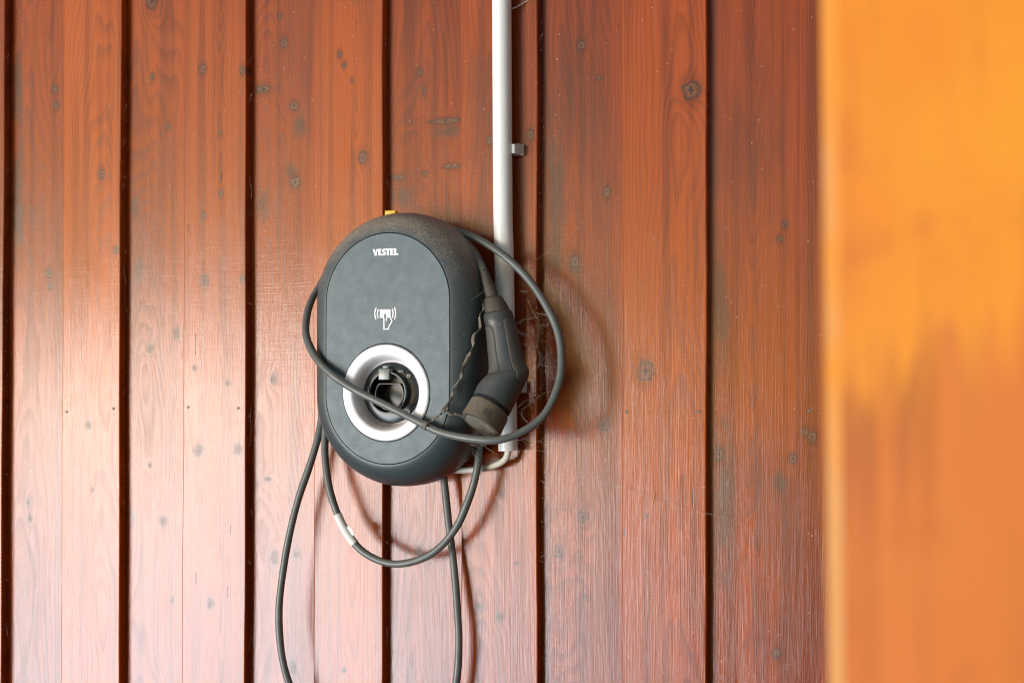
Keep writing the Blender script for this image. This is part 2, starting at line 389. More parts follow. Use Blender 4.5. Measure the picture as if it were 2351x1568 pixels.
# ------------------------------------------------------------------ foreground post
PY = -1.57                                            # the post stands close to the camera
px0 = at(1887, 784, PY).x
PW, CH = .16, .0085
post = tag(empty('carport_post', (px0+PW/2, PY+.08, 0)), 'out-of-focus orange glazed wooden post standing close at the right edge', 'post')
def post_loop(z):
    x0 = px0; x1 = px0+PW; y0 = PY; y1 = PY+.16
    lean = (1.2-z)*.0085
    x0 += lean; x1 += lean
    return [Vector(p) for p in ((x0+CH, y0, z), (x1-CH, y0, z), (x1, y0+CH, z), (x1, y1-CH, z), (x1-CH, y1, z), (x0+CH, y1, z), (x0, y1-CH, z), (x0, y0+CH, z))]
V, F = rings([post_loop(z) for z in (0, .6, 1.2, 1.8, 2.4)])
po = mesh('shaft', V, F, M['post'], post, False)
po.data.materials.append(M['post_edge'])
for p in po.data.polygons:
    c, nn = p.center, p.normal
    if abs(nn.x) > .3 and abs(nn.y) > .3: p.material_index = 1

# ------------------------------------------------------------------ conduit, its clips and the supply cable
pipe = tag(empty('conduit_pipe', at(1155, 784, 0)), 'white plastic conduit pipe running down the wall past the charger', 'pipe')
PP = [(1151, -330, -.021), (1152, 0, -.0215), (1153.5, 300, -.022), (1154.8, 487, -.022), (1157, 569, -.0225), (1158.5, 650, -.023), (1162, 830, -.024), (1166.2, 1035, -.025)]
pts = catmull([at(*p) for p in PP], 6)
V, F = tube(pts, .0162, 28, caps=False)
n = len(pts); V2, _ = tube(pts[-3:], .0142, 28, caps=False)
base = len(V); V += V2
for k in range(28):
    F.append(((n-1)*28+k, (n-1)*28+(k+1) % 28, base+2*28+(k+1) % 28, base+2*28+k))
    for j in (0, 1): F.append((base+j*28+k, base+j*28+(k+1) % 28, base+(j+1)*28+(k+1) % 28, base+(j+1)*28+k))
mesh('tube', V, F, M['pipe'], pipe)
def clip(py, lab):
    p = at(1155+(py-343)*.012, py, -.0215); x, z = p.x, p.z
    t = tag(empty('pipe_clip', (x, 0, z)), lab, 'clip', 'clips holding the conduit')
    from_bm('base', box_bm(x-.012, x+.030, -.0055, -.0003, z-.0095, z+.0095, .0012), M['clip'], t)
    prof = [(x+.0285, -.0055), (x+.0275, -.017), (x+.0225, -.026), (x+.018, -.0275), (x+.0178, -.020), (x+.021, -.012), (x+.0225, -.0055)]
    V, F = [], []; m_ = len(prof)
    for zz in (z-.0085, z+.0085): V += [Vector((a, b, zz+(-.0022 if (b < -.02 and zz > z) else 0))) for a, b in prof]
    F += [tuple(range(m_)), tuple(range(m_, 2*m_))]
    F += [(k, (k+1) % m_, m_+(k+1) % m_, m_+k) for k in range(m_)]
    mesh('jaw', V, F, M['clip'], t, True, 30)
clip(343, 'upper pale plastic clip gripping the conduit high above the charger')
clip(889, 'lower pale plastic clip half hidden behind the charging plug')
SP = [(1166, 985, -.025), (1167, 1020, -.025), (1166, 1040, -.026), (1158, 1056, -.027), (1138, 1067, -.029), (1110, 1075, -.031), (1075, 1079, -.031), (1040, 1079, -.031), (1005, 1077, -.032), (970, 1068, -.034), (945, 1050, -.036)]
V, F = tube(catmull([at(*p) for p in SP], 8), .0056, 16)
tag(mesh('supply_cable', V, F, M['supply'], None), 'cream mains cable curving from the conduit end under the charger', 'cable')

# ------------------------------------------------------------------ wall charger
CX, CZ = .0520, 1.2715
ch = tag(empty('wall_charger', (CX, 0, CZ)), 'dusty dark grey oval electric car charger mounted on the plank wall', 'charger')
def stadium(inset, y, n=96, hw=.1525, hh=.2295, dz=0):
    w_, h_ = hw-inset, hh-inset
    out = []
    s = h_-w_
    # arc-length even stadium, slightly squared shoulders
    for k in range(n):
        a = 2*math.pi*k/n
        ca, sa = math.cos(a), math.sin(a)
        e = 1.0
        x = w_*math.copysign(abs(ca)**e, ca); z = w_*math.copysign(abs(sa)**e, sa)+(s if sa > 1e-9 else -s if sa < -1e-9 else 0)
        x *= 1+.012*(1-(z/h_)**2)                      # flanks swell a little
        out.append(Vector((CX+x, y, CZ+dz+z)))
    return out
prof = [(.018, -.0006), (.018, -.040), (.012, -.0415), (.0022, -.0425), (.0008, -.0435), (0, -.0455), (0, -.062), (.0006, -.074), (.0022, -.086), (.0050, -.0965), (.0090, -.1055), (.0140, -.1132), (.0200, -.1194), (.0265, -.1240), (.0325, -.1268), (.0372, -.1282), (.0388, -.1284), (.0392, -.1276), (.0392, -.1245)]
V, F = rings([stadium(i, y) for i, y in prof], True, False)
body = mesh('shell', V, F, M['shell'], ch, True, 35)
# seat of the front plate, with a round opening left for the socket ring
RX, RZ, RR = .0507, 1.1993, .0795
def plate_bm(y_f, y_b, ins):
    bm = bmesh.new(); n = 96
    outer = stadium(ins, 0, n)
    # inner circle sampled by angle about ring centre to pair with outer loop
    inner = []
    for p in outer:
        a = math.atan2(p.z-RZ, p.x-RX); inner.append(Vector((RX+(RR+.0012)*math.cos(a), 0, RZ+(RR+.0012)*math.sin(a))))
    loops = []
    for pts_, dy in ((outer, y_b), (outer, y_f+.0007), ([p+(Vector((CX, 0, CZ))-p).normalized()*.0007 for p in outer], y_f), ([p+(p-Vector((RX, 0, RZ))).normalized()*.0006 for p in inner], y_f), (inner, y_f+.0006), (inner, y_b)):
        loops.append([bm.verts.new((p.x, dy, p.z)) for p in pts_])
    for A, B in zip(loops, loops[1:]):
        for k in range(n): bm.faces.new((A[k], A[(k+1) % n], B[(k+1) % n], B[k]))
    return bm
plate = from_bm('front_plate', plate_bm(-.1290, -.1240, .0401), M['plate'], ch, True, 35)
def lathe(prof, cx, cz, n=72, squash=None):
    V, F = [], []
    for r, y in prof:
        for k in range(n):
            a = 2*math.pi*k/n; V.append(Vector((cx+r*math.cos(a), y, cz+r*math.sin(a))))
    for i in range(len(prof)-1):
        for k in range(n): F.append((i*n+k, i*n+(k+1) % n, (i+1)*n+(k+1) % n, (i+1)*n+k))
    return V, F
# opening floor of the shell is hidden behind the ring; the bore runs 24 mm in
V, F = lathe([(.0796, -.1245), (.0796, -.1285), (.0790, -.1308), (.0780, -.1320), (.0762, -.1326), (.0690, -.1328), (.0645, -.1324), (.0622, -.1310), (.0606, -.1280), (.0580, -.1225), (.0562, -.1175), (.0545, -.1125), (.0530, -.1085), (.0518, -.1066), (.046, -.1062)], RX, RZ, 96)
ring = mesh('socket_ring', V, F, M['white_ring'], ch, True, 60)
V, F = lathe([(.0812, -.12895), (.0796, -.12915), (.0794, -.1275), (.0812, -.1275), (.0812, -.12895)], RX, RZ, 96)
mesh('ring_gap', V, F, M['groove'], ring, True, 30)
# socket
sock = empty('socket', (RX, -.106, RZ)); sock.parent = ch; sock.matrix_parent_inverse = Matrix.Translation(-Vector((CX, 0, CZ)))
def child(o, par, base):
    o.parent = par; o.matrix_parent_inverse = Matrix.Translation(-Vector(base)); return o
SB = (RX, -.106, RZ)
SX, SZ = RX-.0015, RZ-.0005
V, F = lathe([(.0505, -.1060), (.0505, -.1085), (.0495, -.1093), (.0345, -.1093)], SX, SZ, 72)
child(mesh('flange', V, F, M['socket'], None), sock, SB)
V, F = lathe([(.0345, -.1085), (.0345, -.1210), (.0338, -.1222), (.0325, -.1222), (.0318, -.1212), (.0318, -.0800)], SX, SZ, 72)
child(mesh('collar', V, F, M['socket'], None), sock, SB)
V, F = lathe([(.0347, -.1216), (.0341, -.1226), (.0333, -.1226)], SX, SZ, 72)
child(mesh('collar_rim', V, F, M['rim'], None), sock, SB)
V, F = lathe([(.0325, -.0800), (.0002, -.0800)], SX, SZ, 48)
child(mesh('socket_floor', V, F, M['socket'], None), sock, SB)
def dloop(r, y, flat, n=64):
    return [Vector((SX+.001+r*math.cos(2*math.pi*k/n), y, SZ-.0025+min(r*math.sin(2*math.pi*k/n), r*flat))) for k in range(n)]
V, F = rings([dloop(.0265, -.0805, .68), dloop(.0265, -.1150, .68), dloop(.0258, -.1160, .68), dloop(.0246, -.1160, .68), dloop(.0240, -.1150, .68), dloop(.0232, -.0900, .68)], False, True)
child(mesh('socket_insert', V, F, M['socket'], None), sock, SB)
V, F = rings([dloop(.0267, -.1154, .68), dloop(.0262, -.1165, .68), dloop(.0252, -.1165, .68), dloop(.0247, -.1155, .68)], False, False)
child(mesh('insert_rim', V, F, M['rim'], None), sock, SB)
lx, lz = SX-.0040, SZ+.0300
child(from_bm('latch', box_bm(lx-.0098, lx+.0098, -.1262, -.112, lz-.0085, lz+.0095, .0012), M['latch'], None), sock, SB)
child(from_bm('latch_hinge', box_bm(lx-.004, lx+.006, -.1225, -.110, lz+.0105, lz+.0148, .0012), M['latch'], None), sock, SB)
child(from_bm('flange_step', box_bm(lx+.012, lx+.030, -.1115, -.1094, lz+.0030, lz+.0085, .0008), M['socket'], None), sock, SB)
for dx, dz in ((.0335, .0275), (.0330, -.0300)):
    bm = bmesh.new()
    bmesh.ops.create_cone(bm, cap_ends=True, segments=20, radius1=.0038, radius2=.0030, depth=.0022, matrix=Matrix.Translation((SX+dx, -.1100, SZ+dz)) @ Matrix.Rotation(R(90), 4, 'X'))
    s_ = child(from_bm('screw', bm, M['screw'], None), sock, SB)
    bm = box_bm(SX+dx-.0022, SX+dx+.0022, -.11135, -.1108, SZ+dz-.0004, SZ+dz+.0004)
    b2 = box_bm(SX+dx-.0004, SX+dx+.0004, -.11140, -.1108, SZ+dz-.0022, SZ+dz+.0022)
    me_ = bpy.data.meshes.new('t'); b2.to_mesh(me_); bm.from_mesh(me_); b2.free()
    from_bm('screw_slot', bm, M['groove'], s_)

# lettering and card symbol, printed film 0.25 mm proud of the plate
YP = -.12925
def flat_poly(name, polys, mat, par):
    V, F = [], []
    for poly in polys:
        b = len(V); m_ = len(poly)
        V += [Vector((x, YP+.0004, z)) for x, z in poly]+[Vector((x, YP-.0001, z)) for x, z in poly]
        F += [tuple(range(b, b+m_)), tuple(range(b+m_, b+2*m_))]+[(b+k, b+(k+1) % m_, b+m_+(k+1) % m_, b+m_+k) for k in range(m_)]
    return mesh(name, V, F, mat, par, False)
def strokes(path, wd):
    """one mitred ribbon outline along a polyline"""
    P_ = [Vector(p) for p in path]; n_ = len(P_); left, right = [], []
    for k in range(n_):
        d0 = (P_[k]-P_[k-1]).normalized() if k else (P_[1]-P_[0]).normalized()
        d1 = (P_[k+1]-P_[k]).normalized() if k < n_-1 else d0
        d = (d0+d1).normalized(); nn = Vector((-d.y, d.x)); ms = wd/2/max(.5, nn.dot(Vector((-d0.y, d0.x))))
        left.append(tuple(P_[k]+nn*ms)); right.append(tuple(P_[k]-nn*ms))
    return [[left[k], left[k+1], right[k+1], right[k]] for k in range(n_-1)]
# letters traced in a crop of 4.353 px per photo px; converted through the plate plane
def lp(cx_, cy_):
    p = at((1370+cx_/4.353)*.61224, (900+cy_/4.353)*.61224, YP); return (p.x, p.z)
L = []
L.append([(120,152),(155,150),(172,214),(180,150),(204,149),(182,258),(154,258)])               # V
def E_(x0, x1, y):
    return [[(x0, y), (x0+34, y-1), (x0+34, y+106), (x0, y+108)], [(x0+34, y-1), (x1, y-3), (x1-2, y+22), (x0+34, y+24)],
            [(x0+34, y+42), (x1-6, y+40), (x1-8, y+64), (x0+34, y+66)], [(x0+34, y+84), (x1, y+82), (x1, y+105), (x0+34, y+106)]]
L += E_(210, 264, 147)
S = [(338,143),(300,144),(280,152),(271,172),(276,192),(296,206),(304,216),(296,226),(262,228),(262,252),(306,252),(330,240),(338,216),(330,196),(312,182),(306,174),(312,168),(338,168)]
L.append([(338,143),(300,144),(280,152),(271,172),(276,192),(306,174),(312,168),(338,168)])
L.append([(276,192),(296,206),(304,216),(338,216),(330,196),(312,182),(306,174)])
L.append([(304,216),(296,226),(262,228),(262,252),(306,252),(330,240),(338,216)])
L += [[(340,143),(404,140),(404,165),(340,168)], [(350,165),(384,164),(384,250),(350,251)]]        # T
L += E_(406, 464, 141)
L += [[(470,139),(506,138),(506,220),(470,224)], [(470,224),(540,217),(540,243),(470,247)]]        # L
flat_poly('brand_lettering', [[lp(*q) for q in poly] for poly in L], M['print'], plate)
I = [[(236,1140),(246,1133),(404,1132),(412,1140),(412,1262),(404,1268),(343,1268),(343,1216),(334,1206),(315,1206),(308,1216),(308,1270),(244,1272),(236,1264)]]
Ip = [[lp(*q) for q in poly] for poly in I]
wd = (Vector(lp(0, 0))-Vector(lp(18, 0))).length
for path in ([(304,1272),(304,1454),(381,1452),(382,1418),(434,1325),(432,1312),(404,1270)], [(343,1270),(343,1304),(354,1320)],
             [(178,1106),(162,1140),(154,1200),(160,1256),(176,1297)], [(213,1132),(200,1165),(196,1205),(200,1244),(212,1273)],
             [(438,1126),(450,1160),(453,1200),(449,1240),(436,1270)], [(474,1102),(490,1140),(496,1196),(490,1252),(472,1294)]):
    Ip += strokes([lp(*q) for q in path], wd)
flat_poly('card_symbol', Ip, M['print'], plate)
# yellow tab on top, type sticker on the side
p = at(898, 486, -.055)
from_bm('tab', box_bm(p.x-.0095, p.x+.0105, -.0600, -.048, p.z-.012, p.z+.0012, .0008), M['yellow'], ch)
xs = CX+.1525-.018
V, F = [], []
st = tag(from_bm('type_sticker', box_bm(xs-.002, xs+.0006, -.034, -.020, CZ-.055, CZ+.075), M['sticker'], ch), 'narrow grey type sticker on the side')

# ------------------------------------------------------------------ charging cable with plug
lead = tag(empty('charging_cable', at(1142, 712, -.085)), 'dusty dark grey charging cable looped round the charger with its capped plug at right', 'cable')
CP = [(1110, 624, -.080), (1096, 597, -.070), (1078, 568, -.058), (1056, 545, -.046), (1025, 525, -.036), (960, 512, -.032), (880, 515, -.032), (800, 560, -.032), (757, 620, -.034), (733, 660, -.044),
      (715, 692, -.062), (704, 730, -.085), (705, 775, -.112), (726, 822, -.134), (763, 862, -.1435), (812, 894, -.1425), (870, 922, -.1425), (920, 947, -.1425), (968, 970, -.1425), (1015, 992, -.1450), (1080, 1008, -.150), (1145, 1009, -.146), (1203, 990, -.130),
      (1248, 952, -.112), (1279, 892, -.094), (1289, 830, -.081), (1278, 758, -.072), (1245, 687, -.066), (1200, 626, -.060), (1150, 582, -.056), (1100, 551, -.052), (1050, 530, -.046), (1000, 519, -.036), (920, 520, -.026),
      (820, 565, -.022), (755, 660, -.020), (742, 780, -.018), (740, 900, -.018), (737, 960, -.022), (728, 1012, -.030), (709, 1075, -.036), (686, 1145, -.040), (664, 1230, -.042), (650, 1315, -.042), (642, 1400, -.042), (645, 1485, -.042), (662, 1560, -.040),
      (700, 1660, -.036), (770, 1760, -.034), (860, 1800, -.034), (950, 1770, -.034), (1020, 1670, -.034), (1046, 1570, -.032), (1053, 1480, -.030), (1050, 1400, -.026), (1042, 1300, -.020), (1030, 1200, -.014), (1021, 1120, -.010), (1016, 1060, -.0085),
      (1024, 1000, -.010), (1058, 960, -.018), (1090, 975, -.032), (1100, 1022, -.044), (1094, 1080, -.050), (1078, 1142, -.050), (1043, 1217, -.050), (985, 1273, -.050), (908, 1295, -.050), (838, 1270, -.048), (790, 1214, -.046), (760, 1135, -.044), (748, 1065, -.038), (746, 1010, -.030), (752, 950, -.024), (775, 890, -.022)]
cpts = catmull([at(*p)+Vector((rnd.gauss(0, .0006), 0, rnd.gauss(0, .0006))) for p in CP], 9)
V, F = tube(cpts, [.00640*(1+.03*math.sin(i*.35)+.02*math.sin(i*.11+1)) for i in range(len(cpts))], 16)
cord = mesh('cord', V, F, M['cord'], lead)
# white marker sleeve on the lower loop
def near(px, py, Y=-.048):
    q = at(px, py, Y); return min(range(600 if len(cpts) > 620 else 0, len(cpts)), key=lambda i: (cpts[i]-q).length)
i0, i1 = sorted((near(772, 1182), near(817, 1252)))
V, F = tube(cpts[i0:i1+1], .0074, 20)
sl = mesh('marker_sleeve', V, F, M['paper'], lead, True, 50)
mid = cpts[i0+2:i1-3]
V, F = [], []
for i, p in enumerate(mid):
    t = (cpts[i0+3+i]-cpts[i0+1+i]).normalized(); nrm = t.cross(Vector((0, 1, 0))).normalized()
    if nrm.x < 0: nrm = -nrm
    ext = .0078+.0065*math.sin(math.pi*min(1, (i+1)/len(mid)*.8))
    for e in (.004, ext):
        for dy in (-.0003, .0003): V.append(p+nrm*e+Vector((0, -.002+dy+(-.002 if e > .005 else 0), 0)))
for i in range(len(mid)-1):
    a, b = i*4, (i+1)*4
    F += [(a, a+2, b+2, b), (a+1, a+3, b+3, b+1), (a+2, a+3, b+3, b+2), (a, a+1, b+1, b)]
k_ = (len(mid)-1)*4; F += [(0, 1, 3, 2), (k_, k_+1, k_+3, k_+2)]
mesh('paper_flag', V, F, M['paper'], sl, False)

# plug: lofted from the left / right edge of each section (crop scale 2.178), depth Y, thickness ratio
def c4(x, y): return ((1600+x/2.178)*.61224, (980+y/2.178)*.61224)
def sect(L_, R_, Y, ratio, n=40, power=1.0, tilt=None):
    a = at(*c4(*L_), Y); b = at(*c4(*R_), Y)
    c = (a+b)/2; ax = (b-a)/2
    tl = tilt if tilt is not None else Vector((.39, -.92, 0))
    bx = (tl-ax*(tl.dot(ax)/ax.length_squared)).normalized()*ax.length*ratio
    out = []
    for k in range(n):
        t = 2*math.pi*k/n; ca, sa = math.cos(t), math.sin(t)
        out.append(c+ax*math.copysign(abs(ca)**power, ca)+bx*math.copysign(abs(sa)**power, sa))
    return out, c, ax, bx
def smooth_sections(keys, n_sub=5, n=40):
    """keys: (Lx,Ly,Rx,Ry,Y,ratio,power)"""
    pts_ = catmull([Vector((i, 0, 0)) for i in range(len(keys))], n_sub)
    out = []
    dims = len(keys[0])
    K = [list(k) for k in keys]
    K = [[2*a-b for a, b in zip(K[0], K[1])]]+K+[[2*a-b for a, b in zip(K[-1], K[-2])]]
    for i in range(1, len(K)-2):
        A, B, C_, D = K[i-1:i+3]
        for s in range(n_sub):
            t = s/n_sub
            out.append([.5*(2*b+(c-a)*t+(2*a-5*b+4*c-d)*t*t+(3*b-a-3*c+d)*t**3) for a, b, c, d in zip(A, B, C_, D)])
    out.append(list(keys[-1])); return out
def loftk(keys, n_sub=5, n=40, tilt=None):
    ks = smooth_sections(keys, n_sub)
    return [sect((k[0], k[1]), (k[2], k[3]), k[4], k[5], n, k[6], tilt)[0] for k in ks]
# strain relief and collar
sr = [(437,82,497,66,-.080,1,1),(446,140,520,122,-.081,1,1),(465,215,550,195,-.083,1,1),(480,268,572,246,-.085,1,1),(487,297,582,277,-.086,1,1)]
secs = loftk(sr, 5, 32); V, F = rings(secs)
relief = mesh('strain_relief', V, F, M['collar'], lead, True, 45)
co = [(484,303,590,279,-.086,1,1),(479,312,606,285,-.086,1,1),(479,350,636,325,-.087,.98,1),(481,412,668,384,-.088,.96,1),(486,424,668,394,-.088,.94,1)]
V, F = rings(loftk(co, 4, 32)); mesh('plug_collar', V, F, M['collar'], lead, True, 45)
hb = [(486,424,668,392,-.088,.90,.95),(477,434,682,400,-.088,.92,.93),(474,452,690,416,-.088,.93,.92),(478,490,704,458,-.089,.92,.92),(492,540,722,520,-.090,.90,.92),(505,640,744,625,-.092,.88,.92),(513,750,768,742,-.094,.86,.93),
      (521,840,794,828,-.096,.84,.94),(520,890,816,872,-.098,.82,.95),(505,930,824,898,-.100,.82,.96),(470,975,808,945,-.103,.85,.98),(430,1035,768,1030,-.107,.92,1),(400,1085,715,1140,-.112,.97,1),(384,1113,674,1232,-.116,1,1)]
hsec = smooth_sections(hb, 6)
TN = Vector((.39, -.92, 0)); TC = Vector((.36, -.86, -.36))
def htilt(i):  # towards the nose the sections lean so that the cap faces down and out
    t = min(1, max(0, (i/len(hsec)-.62)/.25)); return (TN*(1-t)+Vector((.36, -.86, .40))*t).normalized()
loops = [sect((k[0], k[1]), (k[2], k[3]), k[4], k[5], 48, k[6], htilt(i))[0] for i, k in enumerate(hsec)]
V, F = rings(loops); handle = mesh('plug_handle', V, F, M['plug'], lead, True, 50)
def surf(u, ph):
    """point on the handle: u section index (float), ph angle"""
    i = max(0, min(len(loops)-2, int(u))); f = u-i
    m_ = len(loops[0]); a = (ph/(2*math.pi)*m_) % m_; j = int(a); g_ = a-j
    def s(ii): return loops[ii][j]*(1-g_)+loops[ii][(j+1) % m_]*g_
    return s(i)*(1-f)+s(i+1)*f
def pad(name, u0, u1, p0, p1, mat, nu=34, nv=20, h=.0007, pw=.32):
    """raised pad on the handle, its corners rounded"""
    V, F = [], []
    for i in range(nu+1):
        for j in range(nv+1):
            a, b = -1+2*i/nu, -1+2*j/nv
            # square to rounded square
            rr = (abs(a)**8+abs(b)**8)**(1/8); mx = max(abs(a), abs(b), 1e-6)
            k = mx/rr if rr > 1e-6 else 1
            aa, bb = a*k, b*k
            u = (u0+u1)/2+aa*(u1-u0)/2
            q0, q1 = p0(u), p1(u)
            ph = (q0+q1)/2+bb*(q1-q0)/2
            P_ = surf(u, ph); eu = surf(u+.3, ph)-surf(u-.3, ph); ep = surf(u, ph+.05)-surf(u, ph-.05)
            nn = ep.cross(eu).normalized()
            cen = sum(loops[max(0, min(len(loops)-1, int(u)))], Vector())/len(loops[0])
            if nn.dot(P_-cen) < 0: nn = -nn
            edge_ = max(abs(a), abs(b))
            hh = h if edge_ < .88 else h*(1-((edge_-.88)/.12)*2.2)
            V.append(P_+nn*hh)
    for i in range(nu):
        for j in range(nv):
            F.append((i*(nv+1)+j, (i+1)*(nv+1)+j, (i+1)*(nv+1)+j+1, i*(nv+1)+j+1))
    return mesh(name, V, F, mat, handle, True, 60)
ns = 6
def outlined(name, u0, u1, p0, p1, mat):
    o = pad(name, u0, u1, p0, p1, mat, h=.0009)
    w_ = .035
    pad('pad_groove', u0-.28, u1+.28, lambda u: p0(u)-w_, lambda u: p1(u)+w_, M['groove'], h=.00022)
outlined('grip_pad', 3.75*ns, 8.85*ns, lambda u: R(97), lambda u: R(190), M['grip'])
outlined('heel_pad', 2.7*ns, 10.9*ns, lambda u: R(-28), lambda u: R(62) if u < 8*ns else R(62-9*max(0, (u-8*ns)/ns)), M['grip'])
# dark neck and the dusty cap
TNN = Vector((.36, -.86, .40)).normalized()
nk = [(392,1120,664,1236,-.1165,1,1),(384,1140,656,1258,-.1175,1,1)]
V, F = rings([sect((k[0], k[1]), (k[2], k[3]), k[4], 1, 48, 1, TNN)[0] for k in nk]); mesh('plug_neck', V, F, M['groove'], lead, True, 45)
ck = [(374,1136,656,1262,-.1172,1,1),(366,1140,660,1272,-.1175,1,1),(362,1147,659,1280,-.118,1,1),(330,1198,628,1346,-.124,1,1),(296,1254,598,1404,-.1305,1,1),(290,1265,594,1416,-.132,1,1),(294,1272,592,1420,-.1327,1,1),(304,1278,584,1418,-.1330,1,1)]
cs = [sect((k[0], k[1]), (k[2], k[3]), k[4], 1, 48, 1, TNN) for k in ck]
cl_ = [s[0] for s in cs]
cc, axx, bxx = cs[-1][1:]
axis = (cs[-1][1]-cs[3][1]).normalized()
def face_ring(f, d): return [cc+(p-cc)*f+axis*d for p in cl_[-1]]
V, F = rings(cl_+[face_ring(.90, .0002), face_ring(.89, -.0012), face_ring(.5, -.0012)]); cap = mesh('plug_cap', V, F, M['cap'], lead, True, 45)
V, F = rings([face_ring(.875, -.0010), face_ring(.875, .0004), face_ring(.86, .0007), face_ring(.5, .0007)], False, True)
mesh('cap_face', V, F, M['capface'], cap, True, 40)
V, F = [], []
for dx_, dz_, w_, h_ in ((-.12, .10, .05, .2), (0, .10, .05, .2), (.12, .08, .05, .2), (-.06, -.16, .14, .05), (.1, -.16, .08, .05)):
    b = len(V)
    for sx, sz in ((-1, -1), (1, -1), (1, 1), (-1, 1)): V.append(cc+axx*(dx_+.12+sx*w_*.5)+bxx*(dz_+sz*h_*.5)+axis*.0011)
    F.append((b, b+1, b+2, b+3))
mesh('cap_marks', V, F, M['collar'], cap, False)
# embossed lines on the cap's side and face
V, F = [], []
for r_ in range(5):
    for c_ in range(1):
        pass
def capside(s, ph):
    A = cl_[3]; B = cl_[4]; m_ = len(A); a = ph/(2*math.pi)*m_; j = int(a) % m_; g_ = a-int(a)
    f = lambda L_: L_[j]*(1-g_)+L_[(j+1) % m_]*g_
    return f(A)*(1-s)+f(B)*s
for r_ in range(5):
    s0 = -.15+r_*.17; b0 = len(V); m_ = 6
    for j in range(m_+1):
        ph = R(58+j*24/m_)
        for s_, lift in ((s0, .0002), (s0+.09, .0002)):
            p = capside(s_, ph); n_ = (p-(cs[3][1]+cs[4][1])/2); n_ -= axis*n_.dot(axis); V.append(p+n_.normalized()*.0005)
    for j in range(m_): F.append((b0+2*j, b0+2*j+1, b0+2*j+3, b0+2*j+2))
mesh('embossed_marks', V, F, M['collar'], cap, False)
# crinkled strap: from the collar down to the cap, with a loop round the cord
def strap(pts_, w0, name, par):
    path = catmull(pts_, 6)
    path = [p+Vector((rnd.uniform(-1, 1), rnd.uniform(-1, 1), rnd.uniform(-1, 1)))*.0005 for p in path]
    V, F = tube(path, w0, 10, flat=.35, twist=lambda t: 1.2*math.sin(t*23)+.5*math.sin(t*61))
    return mesh(name, V, F, M['strap'], par, True, 60)
S1 = [(455,315,-.080),(468,360,-.088),(464,395,-.094),(428,460,-.100),(437,545,-.104),(380,622,-.112),(377,700,-.116),(345,765,-.121),(302,858,-.126),(276,955,-.130),(217,1035,-.134),(206,1115,-.136),(140,1200,-.139),(122,1222,-.140)]
strap([at(*c4(x, y), Y) for x, y, Y in S1], .0029, 'cap_strap', cap)
S2 = [(292,1268,-.1305),(250,1252,-.134),(195,1248,-.138),(165,1222,-.141),(145,1222,-.143),(112,1248,-.144),(95,1262,-.146),(50,1290,-.149),(15,1318,-.152),(-12,1350,-.1535)]
strap([at(*c4(x, y), Y) for x, y, Y in S2], .0027, 'cap_strap', cap)
j = min(range(len(cpts)), key=lambda i: (cpts[i]-at(979, 976, -.1427)).length)
V, F = tube(cpts[j-1:j+2], .0076, 20); mesh('strap_loop', V, F, M['strap'], cap, True, 45)

# ------------------------------------------------------------------ cobwebs and litter
def web(name, label, lines, mat, rad=.00022, bits=0, region=None):
    V, F = [], []
    for pts_ in lines:
        v, f = tube([Vector(p) for p in pts_], rad*rnd.uniform(.7, 1.5), 4)
        b = len(V); V += v; F += [tuple(i+b for i in q) for q in f]
    for _ in range(bits):
        c = region(); s = rnd.uniform(.0003, .0013); b = len(V)
        d = Vector((rnd.uniform(-1, 1), rnd.uniform(-1, 1), rnd.uniform(-1, 1))).normalized(); e = d.orthogonal().normalized()*s*.5; h = d.cross(e)
        V += [c+d*s, c-d*s, c+e, c-e, c+h*.5, c-h*.5]
        F += [tuple(b+i for i in q) for q in ((0,2,4),(0,4,3),(0,3,5),(0,5,2),(1,4,2),(1,3,4),(1,5,3),(1,2,5))]
    return tag(mesh(name, V, F, mat, None, False), label, 'cobweb')
def sag(a, b, n=10, s=.004, jit=.0006):
    a, b = Vector(a), Vector(b)
    return [a.lerp(b, i/n)+Vector((rnd.gauss(0, jit), rnd.gauss(0, jit), -s*4*(i/n)*(1-i/n)+rnd.gauss(0, jit))) for i in range(n+1)]
def c5(x, y, Y): return at((1880+x/2.412)*.61224, (1050+y/2.412)*.61224, Y)
tang = []
def poly5(pts_, Ys, jit=.0012, sub=5):
    p = catmull([c5(x, y, Y) for (x, y), Y in zip(pts_, Ys)], sub)
    return [q+Vector((rnd.gauss(0, jit), rnd.gauss(0, jit), rnd.gauss(0, jit))) for q in p]
main = [[(240,180),(265,240),(300,310),(335,380),(330,480),(325,590),(350,690),(340,760),(300,830)], [(205,580),(250,605),(305,610),(330,600)], [(140,430),(170,480),(230,495),(300,490)], [(345,760),(400,775),(440,800),(465,860),(480,900)],
        [(150,390),(200,360),(280,350),(330,340)], [(330,1060),(380,1025),(450,1010)], [(150,1150),(220,1090),(290,1080),(330,1065)], [(180,1190),(190,1240),(240,1290)], [(320,300),(380,310),(420,330)], [(180,100),(235,105)], [(340,770),(400,700),(405,690)], [(180,1180),(230,1140),(300,1110)]]
for m_ in main:
    for r_ in range(4): tang.append(poly5(m_, [-.03-.012*rnd.random()]*len(m_), .0006))
anch = [p for l_ in tang for p in l_]
for _ in range(22):
    a = (rnd.gauss(350, 60), rnd.uniform(280, 900)); b = (a[0]+rnd.gauss(20, 50), a[1]+rnd.gauss(0, 60))
    tang.append(sag(c5(*a, -.02-.03*rnd.random()), c5(*b, -.02-.04*rnd.random()), 6, .001, .0006))
